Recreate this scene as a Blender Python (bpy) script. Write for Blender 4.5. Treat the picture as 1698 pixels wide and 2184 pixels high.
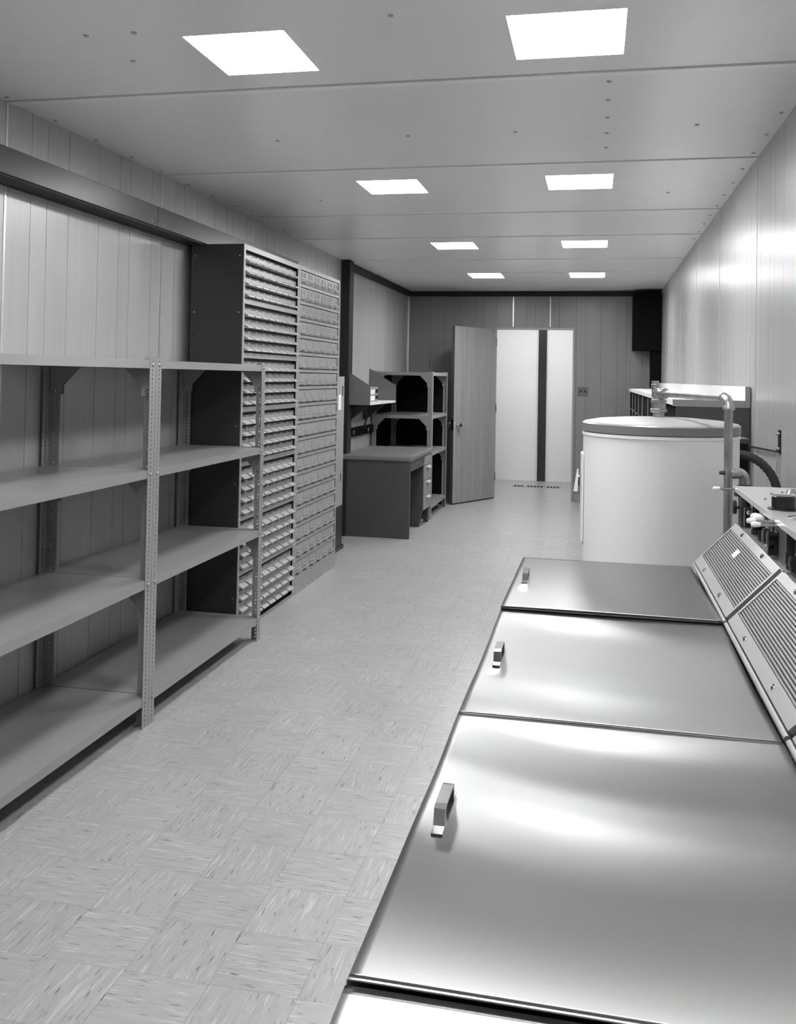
import bpy, bmesh, math, random
from mathutils import Vector, Matrix
random.seed(7)
for o in list(bpy.data.objects): bpy.data.objects.remove(o)
SC = bpy.context.scene
COL = SC.collection

# ------------------------------------------------------------------ camera
F_PX, YAW, PIT, ROL, Y0, CAM_H = 1974.7, 0.2108, 0.0209, 0.0176, 762.2, 1.32587
cam_d = bpy.data.cameras.new('camera')
cam_d.sensor_fit = 'AUTO'; cam_d.sensor_width = 36.0
cam_d.lens = F_PX * 36.0 / 2184.0
cam_d.shift_y = -(1092.0 - Y0) / 2184.0
cam_d.clip_start = 0.02
cam = bpy.data.objects.new('camera', cam_d); COL.objects.link(cam)
_R = Vector((math.cos(YAW), math.sin(YAW), 0)); _f = Vector((-math.sin(YAW), math.cos(YAW), 0)); _u = Vector((0, 0, 1))
_F = math.cos(PIT) * _f + math.sin(PIT) * _u; _U = -math.sin(PIT) * _f + math.cos(PIT) * _u
_r2 = math.cos(ROL) * _R + math.sin(ROL) * _U; _u2 = math.cos(ROL) * _U - math.sin(ROL) * _R
_m = Matrix((_r2, _u2, -_F)).transposed().to_4x4(); _m.translation = (0, 0, CAM_H)
cam.matrix_world = _m
SC.camera = cam

# ------------------------------------------------------------------ world, exposure
w = bpy.data.worlds.new('world'); SC.world = w; w.use_nodes = True
w.node_tree.nodes['Background'].inputs[0].default_value = (0.05, 0.05, 0.05, 1)
w.node_tree.nodes['Background'].inputs[1].default_value = 0.2
SC.view_settings.view_transform = 'Standard'; SC.view_settings.look = 'None'
SC.view_settings.exposure = 0.0; SC.view_settings.gamma = 1.0; SC.view_settings.use_curve_mapping = False
LAMP = 57.0          # emission of every ceiling diffuser
HALL_FILL = 11.5  # emission of the unseen lamp added in the hall

# ------------------------------------------------------------------ helpers
def mat(name, v, rough=0.5, metal=0.0, grain=None, bump=0.0, bscale=60, spec=0.5, aniso=0.0, rand=0.0, emit=0.0, coat=0.0, bstretch=None):
    """grey procedural material. grain = (amount, (sx,sy,sz)) stretched noise on object coordinates"""
    m = bpy.data.materials.new(name); m.use_nodes = True
    nt = m.node_tree; N = nt.nodes; L = nt.links
    b = N['Principled BSDF']
    b.inputs['Base Color'].default_value = (v, v, v, 1); b.inputs['Roughness'].default_value = rough
    b.inputs['Metallic'].default_value = metal; b.inputs['Specular IOR Level'].default_value = spec
    b.inputs['Anisotropic'].default_value = aniso
    b.inputs['Coat Weight'].default_value = coat; b.inputs['Coat Roughness'].default_value = 0.28
    if emit:
        b.inputs['Emission Color'].default_value = (1, 1, 1, 1); b.inputs['Emission Strength'].default_value = emit
    tc = N.new('ShaderNodeTexCoord'); oi = N.new('ShaderNodeObjectInfo')
    off = N.new('ShaderNodeVectorMath'); off.operation = 'MULTIPLY_ADD'
    comb = N.new('ShaderNodeCombineXYZ')
    for i in range(3): L.new(oi.outputs['Random'], comb.inputs[i])
    L.new(comb.outputs[0], off.inputs[0]); off.inputs[1].default_value = (37, 53, 71); L.new(tc.outputs['Object'], off.inputs[2])
    if grain or rand:
        fac = None
        if grain:
            mp = N.new('ShaderNodeMapping'); mp.inputs['Scale'].default_value = grain[1]
            L.new(off.outputs[0], mp.inputs[0])
            no = N.new('ShaderNodeTexNoise'); no.inputs['Scale'].default_value = 1.0; no.inputs['Detail'].default_value = 5
            L.new(mp.outputs[0], no.inputs['Vector'])
            mr = N.new('ShaderNodeMapRange'); mr.inputs[1].default_value = 0.25; mr.inputs[2].default_value = 0.75
            mr.inputs[3].default_value = v * (1 - grain[0]); mr.inputs[4].default_value = v * (1 + grain[0])
            L.new(no.outputs['Fac'], mr.inputs[0]); fac = mr.outputs[0]
        else:
            vn = N.new('ShaderNodeValue'); vn.outputs[0].default_value = v; fac = vn.outputs[0]
        if rand:
            r2 = N.new('ShaderNodeMapRange'); r2.inputs[3].default_value = 1 - rand; r2.inputs[4].default_value = 1 + rand
            L.new(oi.outputs['Random'], r2.inputs[0])
            mu = N.new('ShaderNodeMath'); mu.operation = 'MULTIPLY'; L.new(fac, mu.inputs[0]); L.new(r2.outputs[0], mu.inputs[1]); fac = mu.outputs[0]
        L.new(fac, b.inputs['Base Color'])
    if bump:
        n2 = N.new('ShaderNodeTexNoise'); n2.inputs['Scale'].default_value = bscale; n2.inputs['Detail'].default_value = 2
        if bstretch:
            m2 = N.new('ShaderNodeMapping'); m2.inputs['Scale'].default_value = bstretch
            L.new(off.outputs[0], m2.inputs[0]); L.new(m2.outputs[0], n2.inputs['Vector'])
        else:
            L.new(tc.outputs['Object'], n2.inputs['Vector'])
        bp = N.new('ShaderNodeBump'); bp.inputs['Strength'].default_value = 1.0; bp.inputs['Distance'].default_value = bump
        L.new(n2.outputs['Fac'], bp.inputs['Height']); L.new(bp.outputs[0], b.inputs['Normal'])
    return m

M = {}
M['plank'] = mat('wood_plank', 0.40, 0.32, coat=0.2, grain=(0.06, (30, 30, 0.9)), rand=0.03, bump=0.00012, bscale=1.0, bstretch=(60, 60, 0.5), spec=1.0)
M['plank_back'] = mat('back_wall_plank', 0.20, 0.34, grain=(0.06, (30, 30, 0.9)), rand=0.03)  # back wall planks set darker than those of the side walls
M['groove'] = mat('groove', 0.05, 0.7)
M['alu'] = mat('aluminium_strip', 0.75, 0.3, metal=0.8)
M['ceil'] = mat('ceiling_paint', 0.86, 0.30, bump=0.004, bscale=1.6, grain=(0.03, (1.2, 1.2, 1.2)))
M['ceilstrip'] = mat('ceiling_strip', 0.92, 0.35)
M['dark_trim'] = mat('dark_trim', 0.016, 0.55, spec=0.25, grain=(0.2, (20, 20, 2)))
M['duct'] = mat('duct_metal', 0.022, 0.33, metal=0.0, bump=0.0015, bscale=5)
M['shelf'] = mat('shelf_enamel', 0.27, 0.28, grain=(0.03, (4, 4, 4)), coat=0.15)
M['steel_dark'] = mat('dark_enamel', 0.035, 0.4, grain=(0.08, (6, 6, 6)))
M['cab'] = mat('cabinet_enamel', 0.30, 0.38, grain=(0.04, (4, 4, 4)))
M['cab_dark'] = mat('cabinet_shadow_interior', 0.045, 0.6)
M['drawer'] = mat('drawer_enamel', 0.30, 0.34, rand=0.04)
M['lip'] = mat('drawer_lip', 0.36, 0.32, rand=0.04)
M['rim'] = mat('bright_enamel', 0.46, 0.32)
M['chrome'] = mat('chrome', 0.80, 0.16, metal=1.0)
M['zinc'] = mat('galvanised_pipe', 0.40, 0.34, metal=0.9, grain=(0.25, (30, 30, 30)))
M['white'] = mat('white_enamel', 0.86, 0.28, grain=(0.015, (2, 2, 2)))
M['hallwhite'] = mat('hall_paint', 0.80, 0.5, grain=(0.02, (1, 1, 1)))
M['lidgrey'] = mat('heater_lid', 0.20, 0.35)
M['lidtop'] = mat('heater_lid_top', 0.30, 0.35)
M['black'] = mat('black_plastic', 0.012, 0.28)
M['rubber'] = mat('black_rubber', 0.014, 0.55)
M['desk'] = mat('desk_enamel', 0.055, 0.42, grain=(0.06, (9, 9, 9)))
M['desktop'] = mat('desk_linoleum', 0.16, 0.36, grain=(0.05, (14, 14, 14)))
M['hutch'] = mat('hutch_enamel', 0.13, 0.45)
M['door'] = mat('door_veneer', 0.28, 0.33, grain=(0.16, (22, 22, 0.8)))
M['screw'] = mat('screw_head', 0.45, 0.4, metal=0.0)
M['paper'] = mat('paper', 0.85, 0.7)
M['plate'] = mat('switch_plate', 0.10, 0.4)
M['wb_top'] = mat('workbench_laminate', 0.78, 0.35)
M['wb_dark'] = mat('workbench_front', 0.006, 0.8, spec=0.05)
M['fascia'] = mat('workbench_edge', 0.26, 0.4)
M['diffuser'] = mat('lamp_diffuser', 0.8, 0.5, emit=LAMP)
M['diffuser_fill'] = mat('hall_fill_diffuser', 0.8, 0.5, emit=HALL_FILL)
M['steel'] = mat('brushed_steel', 0.25, 0.29, metal=1.0, aniso=0.96)
M['steelframe'] = mat('satin_steel', 0.42, 0.40, metal=0.85)
M['slat'] = mat('louver_steel', 0.30, 0.42, metal=0.7)
M['tray'] = mat('tray_steel', 0.50, 0.40, metal=0.7)
M['pull'] = mat('bright_handle', 0.75, 0.35, metal=0.2)
M['slatback'] = mat('louver_recess', 0.05, 0.7)
def steel_tangent():
    nt = M['steel'].node_tree
    t = nt.nodes.new('ShaderNodeTangent'); t.direction_type = 'UV_MAP'; t.uv_map = 'UVMap'
    nt.links.new(t.outputs[0], nt.nodes['Principled BSDF'].inputs['Tangent'])
steel_tangent()
def tile_mat():
    m = bpy.data.materials.new('vinyl_tile'); m.use_nodes = True; nt = m.node_tree; N = nt.nodes; L = nt.links
    b = N['Principled BSDF']; b.inputs['Roughness'].default_value = 0.32
    uv = N.new('ShaderNodeUVMap'); uv.uv_map = 'UVMap'
    oi = N.new('ShaderNodeObjectInfo'); cb = N.new('ShaderNodeCombineXYZ')
    L.new(oi.outputs['Random'], cb.inputs[0]); L.new(oi.outputs['Random'], cb.inputs[1]); L.new(oi.outputs['Random'], cb.inputs[2])
    ad = N.new('ShaderNodeVectorMath'); ad.operation = 'MULTIPLY_ADD'; ad.inputs[1].default_value = (91, 57, 33)
    L.new(cb.outputs[0], ad.inputs[0]); L.new(uv.outputs[0], ad.inputs[2])
    def streak(scale, lo, hi, detail=3):
        mp = N.new('ShaderNodeMapping'); mp.inputs['Scale'].default_value = scale; L.new(ad.outputs[0], mp.inputs[0])
        no = N.new('ShaderNodeTexNoise'); no.inputs['Scale'].default_value = 1; no.inputs['Detail'].default_value = detail
        L.new(mp.outputs[0], no.inputs['Vector'])
        r = N.new('ShaderNodeMapRange'); r.inputs[1].default_value = lo; r.inputs[2].default_value = hi; r.clamp = True
        L.new(no.outputs['Fac'], r.inputs[0]); return r.outputs[0]
    dark = streak((20, 230, 1), 0.63, 0.71); light = streak((11, 170, 2), 0.57, 0.67); soft = streak((9, 60, 3), 0.3, 0.7)
    def mix(fac, a, bb):
        x = N.new('ShaderNodeMix'); x.data_type = 'RGBA'; L.new(fac, x.inputs[0])
        for sock, val in ((x.inputs[6], a), (x.inputs[7], bb)):
            if isinstance(val, float): sock.default_value = (val, val, val, 1)
            else: L.new(val, sock)
        return x.outputs[2]
    c = mix(soft, 0.315, 0.365); c = mix(light, c, 0.46); c = mix(dark, c, 0.09)
    # a little difference from tile to tile
    r2 = N.new('ShaderNodeMapRange'); r2.inputs[3].default_value = 0.96; r2.inputs[4].default_value = 1.04; L.new(oi.outputs['Random'], r2.inputs[0])
    hs = N.new('ShaderNodeHueSaturation'); L.new(r2.outputs[0], hs.inputs['Value']); L.new(c, hs.inputs['Color'])
    L.new(hs.outputs[0], b.inputs['Base Color'])
    return m
M['tile'] = tile_mat()

class MB:
    def __init__(s): s.bm = bmesh.new()
    def box(s, x0, x1, y0, y1, z0, z1):
        v = [s.bm.verts.new(p) for p in ((x0,y0,z0),(x1,y0,z0),(x1,y1,z0),(x0,y1,z0),(x0,y0,z1),(x1,y0,z1),(x1,y1,z1),(x0,y1,z1))]
        for f in ((0,3,2,1),(4,5,6,7),(0,1,5,4),(1,2,6,5),(2,3,7,6),(3,0,4,7)): s.bm.faces.new([v[i] for i in f])
        return s
    def prism(s, pts, axis, a, b):
        """polygon pts extruded along axis between a and b. axis X: pts=(y,z); Y: (x,z); Z: (x,y)"""
        def P(p, t): return {'X': (t, p[0], p[1]), 'Y': (p[0], t, p[1]), 'Z': (p[0], p[1], t)}[axis]
        v0 = [s.bm.verts.new(P(p, a)) for p in pts]; v1 = [s.bm.verts.new(P(p, b)) for p in pts]; n = len(pts)
        s.bm.faces.new(v0); s.bm.faces.new(v1[::-1])
        for i in range(n): s.bm.faces.new((v0[i], v1[i], v1[(i+1) % n], v0[(i+1) % n]))
        return s
    def lathe(s, c, prof, seg=24, axis='Z'):
        """prof = [(r, h)...] around axis through c"""
        rings = []
        for r, hh in prof:
            ring = []
            for i in range(seg):
                a = 2*math.pi*i/seg; p = (r*math.cos(a), r*math.sin(a), hh)
                if axis == 'X': p = (p[2], p[0], p[1])
                if axis == 'Y': p = (p[1], p[2], p[0])
                ring.append(s.bm.verts.new((c[0]+p[0], c[1]+p[1], c[2]+p[2])))
            rings.append(ring)
        for a, b in zip(rings, rings[1:]):
            for i in range(seg): s.bm.faces.new((a[i], a[(i+1) % seg], b[(i+1) % seg], b[i]))
        s.bm.faces.new(rings[0][::-1]); s.bm.faces.new(rings[-1])
        return s
    def tube(s, pts, r, seg=12, rads=None):
        pts = [Vector(p) for p in pts]; rings = []; prev = None
        for i, p in enumerate(pts):
            d = (pts[min(i+1, len(pts)-1)] - pts[max(i-1, 0)]).normalized()
            if prev is None:
                n = d.orthogonal().normalized()
            else:
                n = (prev - d*prev.dot(d)).normalized()
            prev = n; bn = d.cross(n); rr = rads[i] if rads else r
            rings.append([s.bm.verts.new(p + rr*(math.cos(2*math.pi*k/seg)*n + math.sin(2*math.pi*k/seg)*bn)) for k in range(seg)])
        for a, b in zip(rings, rings[1:]):
            for k in range(seg): s.bm.faces.new((a[k], a[(k+1) % seg], b[(k+1) % seg], b[k]))
        s.bm.faces.new(rings[0][::-1]); s.bm.faces.new(rings[-1])
        return s
    def build(s, name, m, parent=None, smooth=False, bevel=0.0, loc=(0, 0, 0), mesh_only=False):
        bmesh.ops.recalc_face_normals(s.bm, faces=s.bm.faces)
        if bevel: bmesh.ops.bevel(s.bm, geom=list(s.bm.edges), offset=bevel, segments=2, affect='EDGES', profile=0.6)
        o_ = Vector(loc)
        if parent is not None and not mesh_only:
            q = parent; base = Vector((0, 0, 0))
            while q is not None: base += q.location; q = q.parent
            tr = base
        else: tr = Vector((0, 0, 0))
        if smooth:
            for f in s.bm.faces: f.smooth = True
        me = bpy.data.meshes.new(name)
        if not mesh_only: bmesh.ops.translate(s.bm, verts=s.bm.verts, vec=-(tr + o_))
        s.bm.to_mesh(me); s.bm.free()
        me.materials.append(M[m] if isinstance(m, str) else m)
        if smooth:
            try: me.set_sharp_from_angle(angle=math.radians(35))
            except Exception: pass
        if mesh_only: return me
        o = bpy.data.objects.new(name, me); COL.objects.link(o)
        o.location = o_
        if parent is not None: o.parent = parent
        return o
# geometry given in world coordinates; 'loc' is the origin of the object (world, for top level objects)
def inst(name, me, parent, loc, rotz=0.0, scale=None):
    o = bpy.data.objects.new(name, me); COL.objects.link(o)
    base = Vector((0, 0, 0)); q = parent
    while q is not None: base += q.location; q = q.parent
    o.location = Vector(loc) - base; o.rotation_euler = (0, 0, rotz)
    if scale: o.scale = scale
    if parent is not None: o.parent = parent
    return o
def thing(name, label, cat, loc, group=None):
    o = bpy.data.objects.new(name, None); COL.objects.link(o); o.location = loc; o.empty_display_size = 0.05
    o['label'] = label; o['category'] = cat
    if group: o['group'] = group
    return o
def tag(o, label, cat, group=None):
    o['label'] = label; o['category'] = cat
    if group: o['group'] = group
    return o
def struct(o, label=None, cat=None):
    o['kind'] = 'structure'
    if label: o['label'] = label
    if cat: o['category'] = cat
    return o
def boxobj(name, m, b, parent=None, bevel=0.0):
    return MB().box(*b).build(name, m, parent, bevel=bevel)

# ------------------------------------------------------------------ room shell
XL, XR, CH, YB, YF = -2.086, 0.667, 2.2936, 10.28, -2.60
GAP = 0.0025
OFFS = [0.0, 0.155, 0.26, 0.41, 0.64, 0.815, 0.912, 1.12, 1.22]
def planks_y(parent, x_in, x_out, y_start, y_end, y_joint, z0, z1):
    """planks of a side wall. x_in = room face, x_out = back of plank"""
    k = math.floor((y_start - y_joint) / 1.22); cache = {}
    y = y_joint + k * 1.22
    while y < y_end:
        for a, b in zip(OFFS, OFFS[1:]):
            p, q = max(y + a + GAP/2, y_start), min(y + b - GAP/2, y_end)
            if q - p < 0.01: continue
            key = round(q - p, 4)
            if key not in cache:
                wd = q - p
                cache[key] = MB().box(min(x_in, x_out) , max(x_in, x_out), -wd/2, wd/2, z0, z1).build('plank', 'plank', mesh_only=True)
            o = inst('plank', cache[key], parent, (0, (p + q)/2, 0))
        if y_start < y < y_end:
            s = 1 if x_in > x_out else -1
            boxobj('joint_strip', 'alu', (min(x_out, x_in + s*0.0025), max(x_out, x_in + s*0.0025), y - 0.005, y + 0.005, z0, z1), parent)
        y += 1.22
wl = struct(boxobj('wall_left', 'groove', (XL - 0.06, XL - 0.006, YF - 0.06, YB + 0.06, 0, CH + 0.06)), 'grooved wood panelling along the side with the parts cabinets', 'wall')
planks_y(wl, XL, XL - 0.006, YF, YB, 2.945, 0, CH)
wr = struct(boxobj('wall_right', 'groove', (XR + 0.006, XR + 0.06, YF - 0.06, YB + 0.06, 0, CH + 0.06)), 'glossy grooved wood panelling behind the water heater', 'wall')
planks_y(wr, XR, XR + 0.006, YF, YB, 4.185, 0, CH)
DX0, DX1, DZ = -1.088, -0.250, 1.872
wb = MB()
wb.box(XL - 0.006, DX0 - 0.02, YB + 0.006, YB + 0.06, 0, CH + 0.06).box(DX1 + 0.02, XR + 0.006, YB + 0.006, YB + 0.06, 0, CH + 0.06).box(DX0 - 0.02, DX1 + 0.02, YB + 0.006, YB + 0.06, DZ + 0.02, CH + 0.06)
wb = struct(wb.build('wall_back', 'groove'), 'far wall of grooved wood panelling around the open doorway', 'wall')
BX = [XL, -1.83, -1.672, -1.509, -1.327, -1.23, -1.092, -0.902, -0.753, -0.659, -0.497, -0.398, -0.212, -0.113, 0.05, 0.22, 0.32, 0.48, XR]
for a, b in zip(BX, BX[1:]):
    a += GAP/2; b -= GAP/2
    if b <= DX0 - 0.02 or a >= DX1 + 0.02: segs = [(a, b, 0, CH)]
    else:
        segs = [(max(a, DX0 - 0.02), min(b, DX1 + 0.02), DZ + 0.02, CH)]
        if a < DX0 - 0.02: segs.append((a, DX0 - 0.02, 0, CH))
        if b > DX1 + 0.02: segs.append((DX1 + 0.02, b, 0, CH))
    for (p, q, z0, z1) in segs:
        if q - p > 0.004:
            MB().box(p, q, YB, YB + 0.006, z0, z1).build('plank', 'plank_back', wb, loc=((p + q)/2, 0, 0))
for x in (-0.902, -0.497): boxobj('joint_strip', 'alu', (x - 0.005, x + 0.005, YB - 0.003, YB + 0.006, DZ + 0.03, 2.235), wb)
boxobj('joint_strip', 'alu', (XL, XL + 0.012, YB - 0.012, YB, 0.0, 2.235), wb)
wf = struct(boxobj('wall_front', 'plank', (XL - 0.06, XR + 0.06, YF - 0.06, YF, 0, CH + 0.06)))

# floor : vinyl tiles laid in alternating directions
T = 0.2
fl = struct(boxobj('floor', 'fascia', (XL - 0.06, XR + 0.06, YF - 0.06, 12.32, -0.06, -0.003)), 'streaked pale vinyl tile floor laid in alternating directions', 'floor')
def tile_bm(bm, cx, cy, rot, ox, oy, uvl):
    g = 0.0001; hw = T/2 - g; b = 0.0002
    lo = [bm.verts.new((cx + sx*hw, cy + sy*hw, -0.003)) for sx, sy in ((-1,-1),(1,-1),(1,1),(-1,1))]
    hi = [bm.verts.new((cx + sx*(hw - b), cy + sy*(hw - b), 0.0)) for sx, sy in ((-1,-1),(1,-1),(1,1),(-1,1))]
    fs = [bm.faces.new(hi)] + [bm.faces.new((lo[i], lo[(i+1) % 4], hi[(i+1) % 4], hi[i])) for i in range(4)]
    for f in fs:
        for lp in f.loops:
            x, y = lp.vert.co.x - cx, lp.vert.co.y - cy
            if rot: x, y = y, -x
            lp[uvl].uv = (x + ox, y + oy)
tm = []
for rot in (0, 1):
    bm = bmesh.new(); uvl = bm.loops.layers.uv.new('UVMap'); tile_bm(bm, 0, 0, rot, 0, 0, uvl)
    me = bpy.data.meshes.new('floor_tile'); bm.to_mesh(me); bm.free(); me.materials.append(M['tile']); tm.append(me)
tiles = []
nx = int(math.ceil((XR - XL)/T)) + 1; ny = int(math.ceil((12.3 - YF)/T)) + 1
for i in range(nx):
    for j in range(ny):
        cx = -2.106 + 0.002 + T*i + T/2 - 0.1; cy = -2.688 + T*j + T/2
        if cx - T/2 > XR or cy > 12.32: continue
        vis = 2 if (-1.75 < cx < 0.05 and cx > -1.05 - (cy - 0.9)*0.55 and 1.45 < cy < 9.6) else 0
        tiles.append((vis, -cy, cx, cy, (i + j) % 2))
tiles.sort(key=lambda t: (-t[0], -t[1]))
for t in tiles[:290]: inst('floor_tile', tm[t[4]], fl, (t[2], t[3], 0))
bm = bmesh.new(); uvl = bm.loops.layers.uv.new('UVMap')
for t in tiles[290:]: tile_bm(bm, t[2], t[3], t[4], random.uniform(0, 90), random.uniform(0, 90), uvl)
me = bpy.data.meshes.new('floor_tile_field'); bm.to_mesh(me); bm.free(); me.materials.append(M['tile'])
o = inst('floor_tile_field', me, fl, (0, 0, 0)); o['kind'] = 'stuff'

# ceiling : sheet metal panels with cut-outs for the lamps
LX = [(-1.177, -0.872), (-0.247, 0.068)]
LY = [(0.40, 0.74), (2.455, 2.80), (4.435, 4.765), (6.548, 6.885), (8.515, 8.90)]
JY = [YF, -1.0, 0.2, 1.42, 2.943, 4.166, 5.382, 6.29, 7.497, 8.432, 9.76, YB]
ce = struct(boxobj('ceiling', 'groove', (XL - 0.06, XR + 0.06, YF - 0.06, 12.32, CH + 0.06, CH + 0.12)), 'grey metal panel ceiling with flush square lamps', 'ceiling')
for a, b in zip(JY, JY[1:]):
    mb = MB(); a2, b2 = a + 0.004, b - 0.004
    holes = [(y0, y1) for y0, y1 in LY if a < y0 and y1 < b]
    if not holes: mb.box(XL, XR, a2, b2, CH, CH + 0.008)
    else:
        y0, y1 = holes[0]
        mb.box(XL, XR, a2, y0, CH, CH + 0.008).box(XL, XR, y1, b2, CH, CH + 0.008)
        xs = [XL, LX[0][0], LX[0][1], LX[1][0], LX[1][1], XR]
        for i in (0, 2, 4): mb.box(xs[i], xs[i+1], y0, y1, CH, CH + 0.008)
    mb.build('ceiling_panel', 'ceil', ce, loc=(0, (a + b)/2, CH))
    if YF < a < 9: boxobj('joint_strip', 'ceilstrip', (XL, XR, a + 0.005, a + 0.036, CH - 0.005, CH), ce)
sm = MB().lathe((0, 0, 0), [(0.009, 0), (0.008, -0.003), (0.004, -0.0045)], 8).build('screw', 'screw', mesh_only=True)
spots = [(0.03, y) for y in (3.05, 3.25, 3.47, 3.69, 3.92)] + [(x, 3.62) for x in (-1.3, -0.75, -0.32, 0.36)] + [(x, 2.4) for x in (-1.45, -1.3, -0.55, 0.3)] + [(x, 2.62) for x in (-1.42,)] + [(x, 4.9) for x in (-1.5, 0.35)]
for j in JY[4:8]: spots += [(x, j + 0.018) for x in (-1.7, -1.25, -0.8, -0.35, 0.1, 0.5)]
for k in range(14): spots += [(XL + 0.03, 2.6 + 0.3*k), (XR - 0.03, 2.6 + 0.3*k)]
for x, y in spots: inst('screw', sm, ce, (x, y, CH))
# lamps
dm = MB().box(-0.5, 0.5, -0.5, 0.5, 0, 0.004).build('diffuser', 'diffuser', mesh_only=True)
LIT = ['above the fourth cleaning unit', 'level with the open shelving', 'level with the scoop lipped drawers', 'level with the dark wall post', 'next to the doorway wall']
for li, (y0, y1) in enumerate(LY):
    for lj, (x0, x1) in enumerate(LX):
        t = thing('ceiling_light', 'square ceiling light on the %s side, %s' % (('desk', 'water heater')[lj], LIT[li]), 'ceiling light', ((x0 + x1)/2, (y0 + y1)/2, CH + 0.06), 'square ceiling lights')
        inst('diffuser', dm, t, ((x0 + x1)/2, (y0 + y1)/2, CH + 0.014), scale=(x1 - x0, y1 - y0, 1))
        z0, z1 = CH + 0.001, CH + 0.06; th = 0.003
        mb = MB().box(x0 - th, x0, y0 - th, y1 + th, CH + 0.0085, z1).box(x1, x1 + th, y0 - th, y1 + th, CH + 0.0085, z1).box(x0, x1, y0 - th, y0, CH + 0.0085, z1).box(x0, x1, y1, y1 + th, CH + 0.0085, z1)
        mb.build('housing', 'alu', t)

# dark trims
struct(boxobj('trim_1', 'dark_trim', (XL, XL + 0.075, 7.43, 7.56, 0, CH - 0.0005)), 'dark wood post standing on the panelled wall at the end of the parts cabinets', 'post')
struct(boxobj('trim_2', 'dark_trim', (XL, XL + 0.035, 7.562, YB - 0.04, 2.235, CH - 0.0005)), 'dark trim band under the ceiling above the desk', 'trim')
struct(boxobj('trim_3', 'dark_trim', (XL, XR, YB - 0.038, YB - 0.001, 2.238, CH - 0.0005)), 'dark trim band under the ceiling on the doorway wall', 'trim')
struct(boxobj('baseboard_back', 'fascia', (DX1 + 0.03, XR, YB - 0.014, YB - 0.0005, 0.0, 0.085)), 'grey baseboard beside the open doorway', 'baseboard')
struct(boxobj('baseboard_left', 'dark_trim', (XL + 0.0005, XL + 0.012, YF, 7.42, 0.0, 0.085)), 'dark baseboard behind the shelving', 'baseboard')

# door frame and leaf
fr = MB().box(DX0 - 0.02, DX0, YB - 0.012, YB + 0.10, 0, DZ + 0.02).box(DX1, DX1 + 0.02, YB - 0.012, YB + 0.10, 0, DZ + 0.02).box(DX0, DX1, YB - 0.012, YB + 0.10, DZ, DZ + 0.02)
struct(fr.build('trim_4', 'cab'), 'thin grey metal frame around the open doorway', 'door frame')
hx, hy = DX0 + 0.006, YB - 0.015; ex, ey = -1.444, 9.590
dw = math.hypot(ex - hx, ey - hy); ang = math.atan2(ey - hy, ex - hx)
leaf = MB().box(0, dw, -0.040, 0.0, 0.012, 1.870)
bm = leaf.bm
dl = bpy.data.meshes.new('door_1')
bmesh.ops.recalc_face_normals(bm, faces=bm.faces); bmesh.ops.bevel(bm, geom=list(bm.edges), offset=0.0015, segments=1, affect='EDGES'); bm.to_mesh(dl); bm.free(); dl.materials.append(M['door'])
door = bpy.data.objects.new('door_1', dl); COL.objects.link(door); door.location = (hx, hy, 0); door.rotation_euler = (0, 0, ang)
struct(door, 'plain wood veneer door standing open on a round chrome knob side', 'door')
door['label'] = 'plain wood veneer door standing open in front of the far wall'
def child_local(name, mb, m, parent, smooth=False):
    me = mb.build(name, m, mesh_only=True, smooth=smooth); o = bpy.data.objects.new(name, me); COL.objects.link(o); o.parent = parent; return o
for s in (0.0, -0.040):
    sg = 1 if s == 0 else -1
    prof = [(0.028, 0), (0.028, 0.005*sg), (0.011, 0.008*sg), (0.011, 0.03*sg), (0.024, 0.036*sg), (0.029, 0.048*sg), (0.026, 0.060*sg), (0.012, 0.066*sg)]
    child_local('knob', MB().lathe((dw - 0.062, s, 0.832), prof, 20, 'Y'), 'chrome', door, True)
child_local('edge_strip', MB().box(dw, dw + 0.0015, -0.037, -0.003, 0.013, 1.869), 'desk', door)
child_local('latch_plate', MB().box(dw + 0.0015, dw + 0.003, -0.033, -0.007, 0.78, 0.89), 'chrome', door)
for z in (0.2, 0.95, 1.68): child_local('hinge', MB().lathe((0, 0.006, z), [(0.006, 0), (0.006, 0.09)], 10), 'zinc', door)

# hallway beyond the door
hb = struct(boxobj('wall_hall_back', 'hallwhite', (XL - 0.06, XR + 0.06, 12.22, 12.30, 0, CH + 0.06)), 'white wall seen through the open doorway', 'wall')
struct(boxobj('trim_5', 'duct', (-0.733, -0.628, 12.185, 12.22, 0.0, CH + 0.05)), 'dark vertical strip on the white wall beyond the doorway', 'trim')
struct(boxobj('wall_hall_left', 'hallwhite', (XL - 0.06, XL, YB + 0.07, 12.22, 0, CH + 0.06)))
struct(boxobj('wall_hall_right', 'hallwhite', (XR, XR + 0.06, YB + 0.07, 12.22, 0, CH + 0.06)))
t = thing('hall_fill_light', 'unseen ceiling lamp added to light the room beyond the doorway', 'ceiling light', (-0.65, 11.3, CH + 0.06))  # unseen lamp, added to brighten the hallway
boxobj('diffuser', 'diffuser_fill', (-1.35, 0.05, 11.0, 11.5, CH - 0.02, CH + 0.01), t); boxobj('housing', 'alu', (-1.37, 0.07, 10.98, 11.52, CH + 0.01, CH + 0.06), t)
t = thing('floor_grille', 'dark metal grille lying in the floor beyond the doorway', 'floor vent', (-0.69, 11.55, 0))
boxobj('frame', 'cab', (-0.99, -0.40, 11.46, 11.64, 0.0005, 0.003), t)
for k in range(14):
    if k in (3, 9): continue
    boxobj('slot', 'wb_dark', (-0.97 + k*0.04, -0.97 + k*0.04 + 0.026, 11.49, 11.61, 0.003, 0.004), t)

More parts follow.
